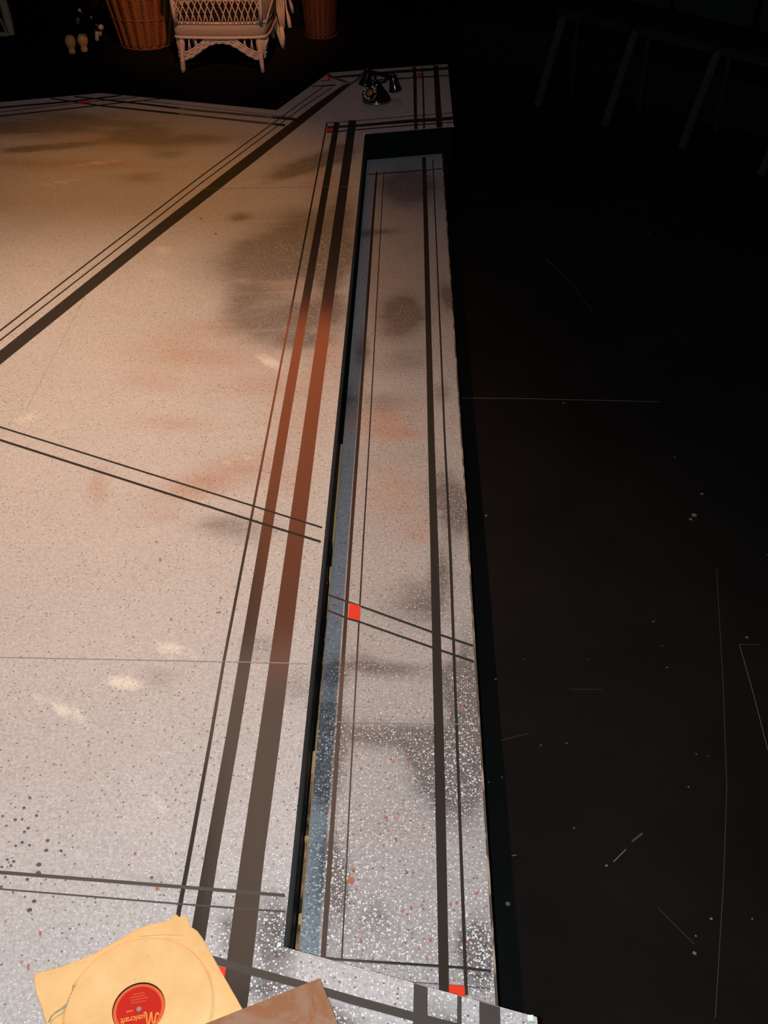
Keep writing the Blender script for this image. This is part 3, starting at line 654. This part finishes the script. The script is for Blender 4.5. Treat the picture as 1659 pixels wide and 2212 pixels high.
flat = Vector((hd.x, hd.y, 0)).normalized(); side = Vector((-flat.y, flat.x, 0))
for s_ in (-1, 1):
    e = hz + hd*.026*s_ - Vector((0, 0, .012))
    tube(bm, [top + Vector((0, 0, -.01)), top.lerp(e, .45) + Vector((0, 0, -.006)), e - Vector((0, 0, .004))], .0055, 8)
    tube(bm, [e + side*.016 + Vector((0, 0, .018)), e - Vector((0, 0, .003)), e - side*.016 + Vector((0, 0, .018))], .004, 8)
recalc(bm); obj('cradle', bm, M['bakelite'], tel, True)
ht = thing('handset', 'black telephone handset resting across the cradle of the rotary telephone', 'telephone handset', tuple(hz))
bm = bmesh.new()
tube(bm, [hz + hd*x_*HLn + Vector((0, 0, .010*math.cos(x_*3.0))) for x_ in (-.5, -.36, -.18, 0, .18, .36, .5)], [.011, .0105, .0095, .009, .0095, .0105, .011], 14)
recalc(bm); obj('handle', bm, M['bakelite'], ht, True)
for s_, r0, nm in ((-1, .030, 'mouthpiece'), (1, .028, 'earpiece')):
    c_ = hz + hd*HLn*.5*s_ + Vector((0, -.004, .004)); ax = Vector((flat.x*s_*.22, flat.y*s_*.22 - .12, -1)).normalized(); qq = ax.to_track_quat('Z', 'Y').to_matrix()
    bm = bmesh.new(); lathe(bm, [(0, -.018), (.013, -.017), (.018, -.004), (.020, .014), (r0*.86, .034), (r0, .046), (r0, .053), (r0*.8, .056), (0, .051)], c_, 32, 0, qq); recalc(bm); obj(nm, bm, M['bakelite'], ht)
bm = bmesh.new()
cp = [tc + Vector((-.03, .07, .012)), at(789, 158, ZP) + Vector((0, 0, .01)), at(783, 160, ZP) + Vector((0, 0, .006)), at(779, 168, ZP) + Vector((0, 0, .006)), at(770, 176, ZP) + Vector((0, 0, .006)), at(757, 183, ZP) + Vector((0, 0, .005)), at(745, 178, ZP) + Vector((0, 0, .005)), at(722, 170, ZP) + Vector((0, 0, .005)), at(709, 163, ZP) + Vector((0, 0, .005))]
tube(bm, cp, .0042, 8); recalc(bm); obj('cord', bm, mat('brown_cloth_cord', (.10, .045, .03), .8), tel, True, label='brown cloth-covered cord')

# ------------------------------------------------------------ wicker chair
M['wicker'] = mat('white_wicker', (.72, .56, .45), .6, 0, .3); q = N(M['wicker'])
q.color(q.mix(q.noise(q.coord(), 60, 3), (.58, .43, .34), (.78, .60, .48)))
M['cushion'] = mat('dark_seat', (.035, .02, .018), .9)
M['weave'] = mat('white_weave', (.7, .58, .5), .65, 0, .3); q = N(M['weave']); v = q.coord()
wv = q.n('ShaderNodeTexWave', wave_type='BANDS', bands_direction='Z'); q.nt.links.new(v, wv.inputs[0]); wv.inputs['Scale'].default_value = 48; wv.inputs['Distortion'].default_value = 1.0; wv.inputs['Detail'].default_value = 1
q.color(q.mix(wv.outputs['Fac'], (.44, .33, .26), (.74, .57, .46))); q.bump(wv.outputs['Fac'], .8, .004)
L1, L2, L3 = at(396, 156, 0), at(568, 156, 0), at(612, 104, 0)
U = (L2-L1).normalized(); W = (L2-L1).length; V = Vector((-U.y, U.x, 0)); DP = .44
print('chair', L1, L2, L3, W)
ch = thing('wicker_chair', 'white wicker chair seen from behind, with open lattice back and arched skirt, beyond the platform', 'chair', (L1+L2).to_3d()/2)
def cp_(u, v_, z): return L1 + U*u + V*v_ + Vector((0, 0, z))
zb0, zb1 = .180, .252
# corner posts at seat-band height: slightly narrower than the feet spread
cn = [(.012, .02), (W-.018, .02), (W+.03, DP-.05), (-.01, DP-.03)]      # post positions at band level
ft = [(0, 0), (W, 0), ((L3-L1).dot(U), (L3-L1).dot(V)), (.02, DP-.02)]
for i, ((fu, fv), (bu, bv)) in enumerate(zip(ft, cn)):
    bm = bmesh.new(); rr_ = (.0105, .0115, .013, .017, .016)
    tube(bm, [cp_(fu + (bu-fu)*t_, fv + (bv-fv)*t_, zz) for t_, zz in ((0, 0), (.15, .035), (.3, .07), (.65, .14), (1, zb1))], rr_, 12)
    if i == 0:
        for k in range(5): lathe(bm, [(.0125, -.003), (.0155, 0), (.0125, .003)], cp_(0, 0, .018 + .0105*k) + U*.002, 14)
    recalc(bm); obj('leg', bm, M['wicker'], ch, True)
# band (woven apron) round the seat
loop = [(-.004, .0), (W*.25, -.012), (W*.5, -.016), (W*.75, -.012), (W+.0, .0), (W+.035, .05), (W+.05, DP*.5), (W+.035, DP-.03), (W*.5, DP), (-.02, DP-.02), (-.035, DP*.5), (-.022, .04)]
def ring_panel(bm, z0, z1, th=.012, bulge=.004, sub=6, skip=None):
    pts = []
    n_ = len(loop)
    for i in range(n_):
        p0, p1, p2, p3 = (Vector(loop[(i+k-1) % n_]) for k in range(4))
        for s in range(sub):
            t_ = s/sub
            pts.append(.5*((2*p1) + (p2-p0)*t_ + (2*p0-5*p1+4*p2-p3)*t_*t_ + (3*p1-p0-3*p2+p3)*t_**3))
    cx = Vector((W/2, DP/2)); rows = []
    for p in pts:
        d_ = (p-cx).normalized(); row = []
        for (o_, zz) in ((0, z0), (bulge, (z0+z1)/2), (0, z1), (-th, z1), (-th, z0)):
            pp = p + d_*o_; row.append(bm.verts.new(cp_(pp.x, pp.y, zz)))
        rows.append(row)
    for i in range(len(rows)):
        a, b = rows[i], rows[(i+1) % len(rows)]
        for k in range(5): bm.faces.new((a[k], b[k], b[(k+1) % 5], a[(k+1) % 5]))
    return pts
bm = bmesh.new(); LP = ring_panel(bm, zb0, zb1); recalc(bm); obj('seat_band', bm, M['weave'], ch, True)
bm = bmesh.new()
for z_ in (zb0, zb1):
    pts = [cp_(p.x, p.y, z_) for p in LP]; tube(bm, pts + [pts[0]], .0075, 8, caps=False)
recalc(bm); obj('band_braid', bm, M['wicker'], ch, True)
bm = bmesh.new(); prism(bm, [cp_(p.x*.96 + W*.02, p.y*.96 + DP*.02, 0).xy for p in LP], zb1-.02, zb1-.006); obj('seat', bm, M['cushion'], ch)
# arched skirts: near side and right side, strands and spokes
def skirt(p, q_, peak, low, sag, name, n_sp, out):
    bm = bmesh.new(); Lm = (q_-p).length
    def zc(t_):
        s_ = abs(2*t_-1); return low + (peak-low)*(.5 + .5*math.cos(math.pi*min(1, s_)**1.15))
    N_ = 36
    for k in range(6):
        off = k*.0068
        tube(bm, [p + (q_-p)*(i/N_) + Vector((0, 0, zc(i/N_) + off*(1.15 if k else 1))) + out*(.003*math.sin(i*1.9 + k*2.1) + .004*(k % 2)) for i in range(N_+1)], .0044, 6)
    for i in range(n_sp):
        t_ = (i+.5)/n_sp
        a = p + (q_-p)*t_; t2 = t_ + .03*(1 if i % 2 else -1)
        if zc(t_) + .03 < zb0: tube(bm, [a + Vector((0, 0, zc(t_) + .02)), p + (q_-p)*t2 + Vector((0, 0, zb0))], .0032, 6)
    recalc(bm); obj(name, bm, M['wicker'], ch, True)
zz = Vector((0, 0, 0))
skirt(cp_(.012, -.002, 0), cp_(W-.012, -.002, 0), .150, .066, 0, 'skirt', 22, -V)
skirt(cp_(W+.012, .02, 0), cp_(W+.04, DP-.06, 0), .150, .070, 0, 'skirt', 18, U)
skirt(cp_(-.01, .02, 0), cp_(-.02, DP-.04, 0), .150, .070, 0, 'skirt', 18, -U)
skirt(cp_(.02, DP-.02, 0), cp_(W, DP-.02, 0), .150, .070, 0, 'skirt', 18, V)
# corner side webs of dense rods (right near leg splays into a woven fin)
bm = bmesh.new()
for k in range(7):
    t_ = k/6; tube(bm, [cp_(W-.004, .004, .075), cp_(W + .004 + .028*t_, .01 + .03*t_, .15), cp_(W + .006 + .034*t_, .02 + .07*t_, zb0+.005)], .0045, 6)
recalc(bm); obj('corner_rods', bm, M['wicker'], ch, True); bm = bmesh.new()
for k in range(4):
    t_ = k/3; tube(bm, [cp_(-.002, .004, .075), cp_(-.004 - .016*t_, .01 + .02*t_, .15), cp_(-.006 - .02*t_, .02 + .04*t_, zb0+.005)], .0045, 6)
recalc(bm); obj('corner_rods', bm, M['wicker'], ch, True)
# lattice back: two families of curved rods crossing
zt_ = .80
bm = bmesh.new(); n_ = 14
def bk(u, z_):
    f_ = (z_-zb1)/(zt_-zb1); return cp_(W/2 + (u-.5)*W*(1.03 + .10*f_), -.014 - .07*f_ - .006*math.sin(u*math.pi), z_)
for fam in (-1, 1):
    for i in range(-5, n_+6):
        pts = []; u0 = (i+.5)/n_
        for s in range(0, 29):
            z_ = zb1 + (zt_-zb1)*s/28; h_ = z_-zb1
            u = u0 + fam*(h_*.46*(h_/(h_+.05)) + .005)/W*1.0
            if 0 <= u <= 1: pts.append(bk(u, z_))
            elif pts: break
        if i == 6 and fam == 1: pts = pts[4:] if len(pts) > 6 else pts   # one rod snapped off above the band
        if 0 <= u0 <= 1 or pts:
            if len(pts) > 1: tube(bm, pts, .0034, 6)
recalc(bm); obj('lattice_back', bm, M['wicker'], ch, True, label='open diagonal lattice of thin rods')
bm = bmesh.new()
for s in (0, 1): tube(bm, [bk(s + (.005 if s else -.005), zb1 + (zt_-zb1)*k/8) for k in range(9)], .011, 10)
tube(bm, [bk(k/12, zt_ + .05*math.sin(math.pi*k/12)) for k in range(13)], .013, 10)
recalc(bm); obj('back_frame', bm, M['wicker'], ch, True)
# side panels of close upright rods under each arm rail
for s in (1, -1):
    bm = bmesh.new()
    for k in range(11):
        t_ = k/10; b0 = Vector(((W + .012 + .03*min(1, t_*2)) if s > 0 else (-.012 - .025*min(1, t_*2)), .01 + .36*t_))
        tube(bm, [cp_(b0.x, b0.y, zb1-.005), cp_(b0.x + .012*s, b0.y - .006, .45), cp_(b0.x + .02*s, b0.y - .01, .565)], .0042, 6)
    x0 = W+.045 if s > 0 else -.04
    tube(bm, [cp_(x0, -.03, .57), cp_(x0 + .02*s, .15, .58), cp_(x0 + .02*s, .36, .57), cp_(x0, DP-.04, .54)], .014, 10)
    recalc(bm); obj('arm', bm, M['wicker'], ch, True)
bm = bmesh.new()
for s in (1,):
    rows = []
    for k in range(9):
        t_ = k/8; x0 = W + .018 + .03*min(1, t_*2); y0 = .02 + .38*t_; zt2 = zb1 + .02 + .16*t_
        rows.append([bm.verts.new(cp_(x0 + .004*j + .003, y0, zb1 - .02 + (zt2-zb1+.02)*j/4)) for j in range(5)])
    for a, b in zip(rows, rows[1:]):
        for j in range(4): bm.faces.new((a[j], b[j], b[j+1], a[j+1]))
recalc(bm); so_ = obj('side_panel', bm, M['weave'], ch, True); so_.modifiers.new('t', 'SOLIDIFY').thickness = .008
# front posts standing behind (far right), fan of close rods with a tapering foot
bm = bmesh.new(); f3 = L3
for k in range(4): tube(bm, [f3 + Vector((-.006 + .006*k, 0, .11)), f3 + Vector((-.022 + .012*k, 0, .2)), f3 + Vector((-.03 + .016*k, 0, .34)), f3 + Vector((-.034 + .018*k, 0, .56))], .006, 8)
tube(bm, [f3 + Vector((0, 0, .012)), f3 + Vector((-.004, 0, .06)), f3 + Vector((-.008, 0, .115))], [.012, .019, .016], 12)
tube(bm, [f3 + Vector((-.075, -.02, .165)), f3 + Vector((-.05, -.02, .152)), f3 + Vector((-.02, -.01, .125))], .008, 8)
recalc(bm); obj('front_post', bm, M['wicker'], ch, True)
# white plant stand behind, one thin leg in view
L4 = at(627, 60, 0)
ps = thing('wicker_stand', 'white wicker stand, one thin leg showing just right of the wicker chair', 'plant stand', L4)
pc = L4 + Vector((-.10, .16, 0))
for a in (-58, 62, 182):
    d_ = Vector((math.cos(math.radians(a)), math.sin(math.radians(a)), 0))*.185
    bm = bmesh.new(); tube(bm, [pc + d_, pc + d_*.93 + Vector((0, 0, .045)), pc + d_*.80 + Vector((0, 0, .10)), pc + d_*.55 + Vector((0, 0, .4)), pc + d_*.6 + Vector((0, 0, .62))], [.013, .012, .0055, .005, .006], 10)
    recalc(bm); obj('leg', bm, M['wicker'], ps, True)
bm = bmesh.new(); lathe(bm, [(0, .61), (.13, .61), (.14, .63), (.13, .65), (0, .65)], pc, 32); recalc(bm); obj('tray', bm, M['weave'], ps)

# ------------------------------------------------------------ baskets
def basket_mat(name, dk, lt, bands, slats):
    m = mat(name, lt, .5, 0, .4); q = N(m); t_ = q.n('ShaderNodeTexCoord'); sx_ = q.n('ShaderNodeSeparateXYZ'); q.nt.links.new(t_.outputs['Object'], sx_.inputs[0])
    an = q.math('ARCTAN2', sx_.outputs[1], sx_.outputs[0])
    row = q.math('SINE', q.math('MULTIPLY', sx_.outputs[2], bands)); col_ = q.math('SINE', q.math('MULTIPLY', an, slats))
    wv_ = q.math('MULTIPLY', row, col_)
    n1 = q.noise(q.coord((1, 1, .3)), 14, 3)
    c = q.mix(q.ramp(wv_, -.6, .8), dk, lt); c = q.mix(q.ramp(n1, .4, .65), c, tuple(x*.55 for x in lt)); q.color(c); q.bump(q.math('ADD', wv_, q.math('MULTIPLY', row, .5)), .9, .004); return m
M['bk1'] = basket_mat('orange_brown_splint', (.16, .035, .008), (.62, .20, .045), 620, 22)
M['bk2'] = basket_mat('reddish_wicker', (.07, .018, .008), (.24, .07, .022), 480, 20)
def basket(name, label, c, prof, m, hoops, slats, rim_r):
    b = thing(name, label, 'basket', c)
    bm = bmesh.new(); lathe(bm, [(0, 0)] + prof + [(prof[-1][0]-.012, prof[-1][1]), (prof[0][0]-.012, .02), (0, .02)], c, 64); recalc(bm)
    obj('body', bm, m, b)
    for z_, th in hoops:
        r_ = None
        for (r0, z0), (r1, z1) in zip(prof, prof[1:]):
            if z0 <= z_ <= z1: r_ = r0 + (r1-r0)*(z_-z0)/max(1e-6, z1-z0)
        bm = bmesh.new(); pts = [c + Vector(((r_+.003)*math.cos(a*math.pi/24), (r_+.003)*math.sin(a*math.pi/24), z_ + .0025*math.sin(a*2.4))) for a in range(49)]
        tube(bm, pts, th, 8, caps=False); recalc(bm); obj('hoop', bm, m, b, True)
    if slats:
        for k in range(slats):
            a = 2*math.pi*k/slats; bm = bmesh.new(); rows = []
            for (r0, z0) in [(p, z_) for p, z_ in prof]:
                r0 += .0035; da = .115
                rows.append([bm.verts.new(c + Vector((r0*math.cos(a+s*da), r0*math.sin(a+s*da), z0))) for s in (-1, 0, 1)])
            for x_, y_ in zip(rows, rows[1:]):
                for s in (0, 1): bm.faces.new((x_[s], x_[s+1], y_[s+1], y_[s]))
            recalc(bm); o = obj('stave', bm, m, b, True); o.modifiers.new('t', 'SOLIDIFY').thickness = .003
    return b
g1 = at(317, 92, 0); rB = (at(372, 92, 0)-at(262, 92, 0)).length/2; print('basket', g1, rB)
prof = [(rB, .0), (rB*1.04, .03), (rB*1.17, .12), (rB*1.35, .24), (rB*1.52, .36), (rB*1.62, .46)]
basket('splint_basket', 'large orange-brown splint basket with upright staves, left of the wicker chair', g1, prof, M['bk1'], ((.006, .005), (.165, .005), (.30, .005), (.45, .009)), 20, 0)
g2 = at(693, 76, 0); rB2 = (at(725, 76, 0)-at(660, 76, 0)).length/2
prof2 = [(rB2, 0), (rB2*1.02, .03), (rB2*1.12, .14), (rB2*1.2, .26), (rB2*1.27, .38), (rB2*1.3, .46)]
basket('woven_basket', 'small dim reddish woven basket, rightmost of the two baskets', g2, prof2, M['bk2'], ((.006, .005), (.45, .008)), 0, 0)

# ------------------------------------------------------------ dim props, far left
M['chrome'] = mat('chrome', (.8, .8, .8), .12, 1); M['pinkish'] = mat('pale_pink_rubber', (.62, .38, .32), .5)
M['tanwood'] = mat('pale_turned_wood', (.95, .42, .15), .5); M['grip'] = mat('pale_grip', (.50, .42, .38), .6); M['blk'] = mat('black_case', (.004, .004, .004), .85, 0, .05)
b1, b2 = at(156.5, 115, 0), at(183, 111, 0)
pd = thing('prop_stand', 'black stand on two pale bulb-shaped feet with chrome arms, left of the large basket', 'stand', (b1+b2)/2)
for p, s in ((b1, 1.0), (b2, 1.0)):
    bm = bmesh.new(); k = (at(175, 112, 0)-at(150, 112, 0)).length/25
    lathe(bm, [(0, 0), (7.0*k, 0), (7.6*k, 3*k), (7.4*k, 8*k), (6.4*k, 10*k), (9*k, 15*k), (11.6*k, 22*k), (11*k, 29*k), (8*k, 35*k), (5*k, 37*k), (0, 38*k)], p, 28); recalc(bm); obj('foot', bm, M['tanwood'], pd)
Yq = (b1.y+b2.y)/2 + .06
def q_(x, y, dy=0): return at_y(x, y, Yq+dy)
bm = bmesh.new(); c0 = q_(190, 70, .12); box(bm, (c0.x-.11, Yq+.14, .40), (.20, .16, .56), bev=.01); box(bm, (((b1+b2)/2).x, ((b1+b2)/2).y+.03, .122), (.16, .12, .03), bev=.005); obj('body', bm, M['blk'], pd)
for pts in ([(169, 20), (174, 26), (181, 34)], [(212, -6), (206, 3), (203, 12)], [(196, 37), (199, 43)], [(200, 53), (208, 53), (212, 56)]):
    bm = bmesh.new(); P_ = [q_(x, y) for x, y in pts]; P_ = [P_[0] + Vector((0, .05, 0))] + P_; tube(bm, P_, [.004] + [.008]*(len(P_)-2) + [.005], 10); recalc(bm); obj('arm', bm, M['chrome'], pd, True, label='short chrome arm')
for (x, y, r) in ((218, 59, 5.6), (172, 22, 3.2)):
    bm = bmesh.new(); p = q_(x, y, -.01); lathe(bm, [(r/350*math.sin(math.pi*j/10), -r/350*math.cos(math.pi*j/10)) for j in range(11)], p, 20); recalc(bm); obj('knob', bm, M['pinkish'], pd, label='round pinkish knob')
for (x0, y0, x1, y1, r) in ((210, 68, 209.5, 88, 4.4), (217.5, 67, 217.5, 77, 2.2), (168, 38, 168, 52, 3.8)):
    bm = bmesh.new(); a, b = q_(x0, y0), q_(x1, y1); tube(bm, [a, a.lerp(b, .15), a.lerp(b, .85), b], [r/370, r/350, r/350, r/520], 14); recalc(bm); obj('grip', bm, M['grip'] if x0 > 200 else mat('dim_grip', (.10, .10, .08), .5), pd, True, label='short pale hanging cylinder')

M['canvas'] = mat('cream_canvas', (.42, .26, .15), .8); q = N(M['canvas']); q.color(q.mix(q.noise(q.coord(), 30, 4), (.30, .17, .10), (.50, .33, .20)))
k0 = at(26, 76, .078); yk = k0.y
bx = thing('easel', 'pale wooden easel foot on a low black block, far left corner', 'easel', (k0.x, yk, 0))
bm = bmesh.new(); a = k0; b = at_y(2, -12, yk+.05); tube(bm, [a, a.lerp(b, .3), b, b + (b-a)*1.2], [.016, .024, .024, .02], 10); recalc(bm); obj('leg', bm, M['canvas'], bx)
bm = bmesh.new(); c1, c2 = at_y(20, 73, yk+.01), at_y(-40, 76, yk+.01); tube(bm, [c1, c1.lerp(c2, .5), c2], .013, 10); a2 = at_y(0, 40, yk+.02); tube(bm, [at_y(14, 70, yk+.02), a2], .006, 8)
b2_ = at_y(-80, 77, yk+.01); tube(bm, [b2_, b + (b-a)*1.2], .02, 10); recalc(bm); obj('crossbar', bm, M['canvas'], bx)
bm = bmesh.new(); box(bm, (k0.x-.30, yk+.12, .029), (.78, .5, .058), bev=.004); blk = obj('block', bm, M['blk']); 
tag(blk, 'low black block under the pale easel foot, far left corner', 'block')

# ------------------------------------------------------------ audience side, barely lit
rz_pts = [at(985, 128, 0), at(1180, 158, 0), at(1350, 212, 0), at(1510, 262, 0), at(1800, 330, 0)]
bm = bmesh.new(); back = [(5.5, 3.4), (5.5, 9.3), (rz_pts[0].x + .3, 9.3)]
prism(bm, [p.xy for p in rz_pts] + back, 0, .22); recalc(bm)
tag(obj('seating_riser', bm, M['riser']), 'low dark grey carpeted riser behind the row of audience chairs', 'riser')
M['chairleg'] = mat('dim_bronze_leg', (.055, .043, .03), .5, .2); M['seat'] = mat('black_seat', (.010, .010, .010), .7, 0, .2)
legs = [((1160, 232), (1192, 158)), ((1305, 275), (1336, 188)), ((1471, 325), (1503, 240)), ((1643, 381), (1676, 290))]
feet = [at(*a, 0) for a, b in legs]
row = (feet[-1]-feet[0]).normalized(); inw = Vector((-row.y, row.x, 0))
if inw.y < 0: inw = -inw
print('feet', [tuple(round(c, 2) for c in f) for f in feet])
R_ = Matrix((row, inw, Vector((0, 0, 1)))).transposed()
sr = thing('seating_row', 'dim black row of joined audience seats on thin bronze legs, at upper right', 'seating', feet[0])
def lp(f, u, v_, z_): return f + row*u + inw*v_ + Vector((0, 0, z_))
for f in feet + [feet[-1] + row*.43]:
    for v_ in (0, .30):
        bm = bmesh.new(); top_ = lp(f, .035, .10 if v_ == 0 else .22, .43)
        d_ = top_ - lp(f, 0, v_, 0); rot = d_.to_track_quat('Z', 'Y').to_matrix(); c_ = (top_ + lp(f, 0, v_, 0))/2
        box(bm, c_ + Vector((0, 0, .008)), (.020, .034, d_.length), rot=rot, bev=.003); obj('leg', bm, M['chairleg'] if v_ == 0 else M['seat'], sr)
for i in range(4):
    f = feet[0] + row*(.432*i)
    bm = bmesh.new(); box(bm, lp(f, .25, .17, .455), (.40, .32, .035), rot=R_, bev=.012); obj('seat', bm, M['seat'], sr)
    bm = bmesh.new(); box(bm, lp(f, .25, .34, .66), (.40, .03, .36), rot=R_, bev=.012); obj('backrest', bm, M['seat'], sr)
bm = bmesh.new(); box(bm, lp(feet[0], .035 + .432*2, .16, .425), (1.9, .04, .03), rot=R_, bev=.003); obj('rail', bm, M['seat'], sr)
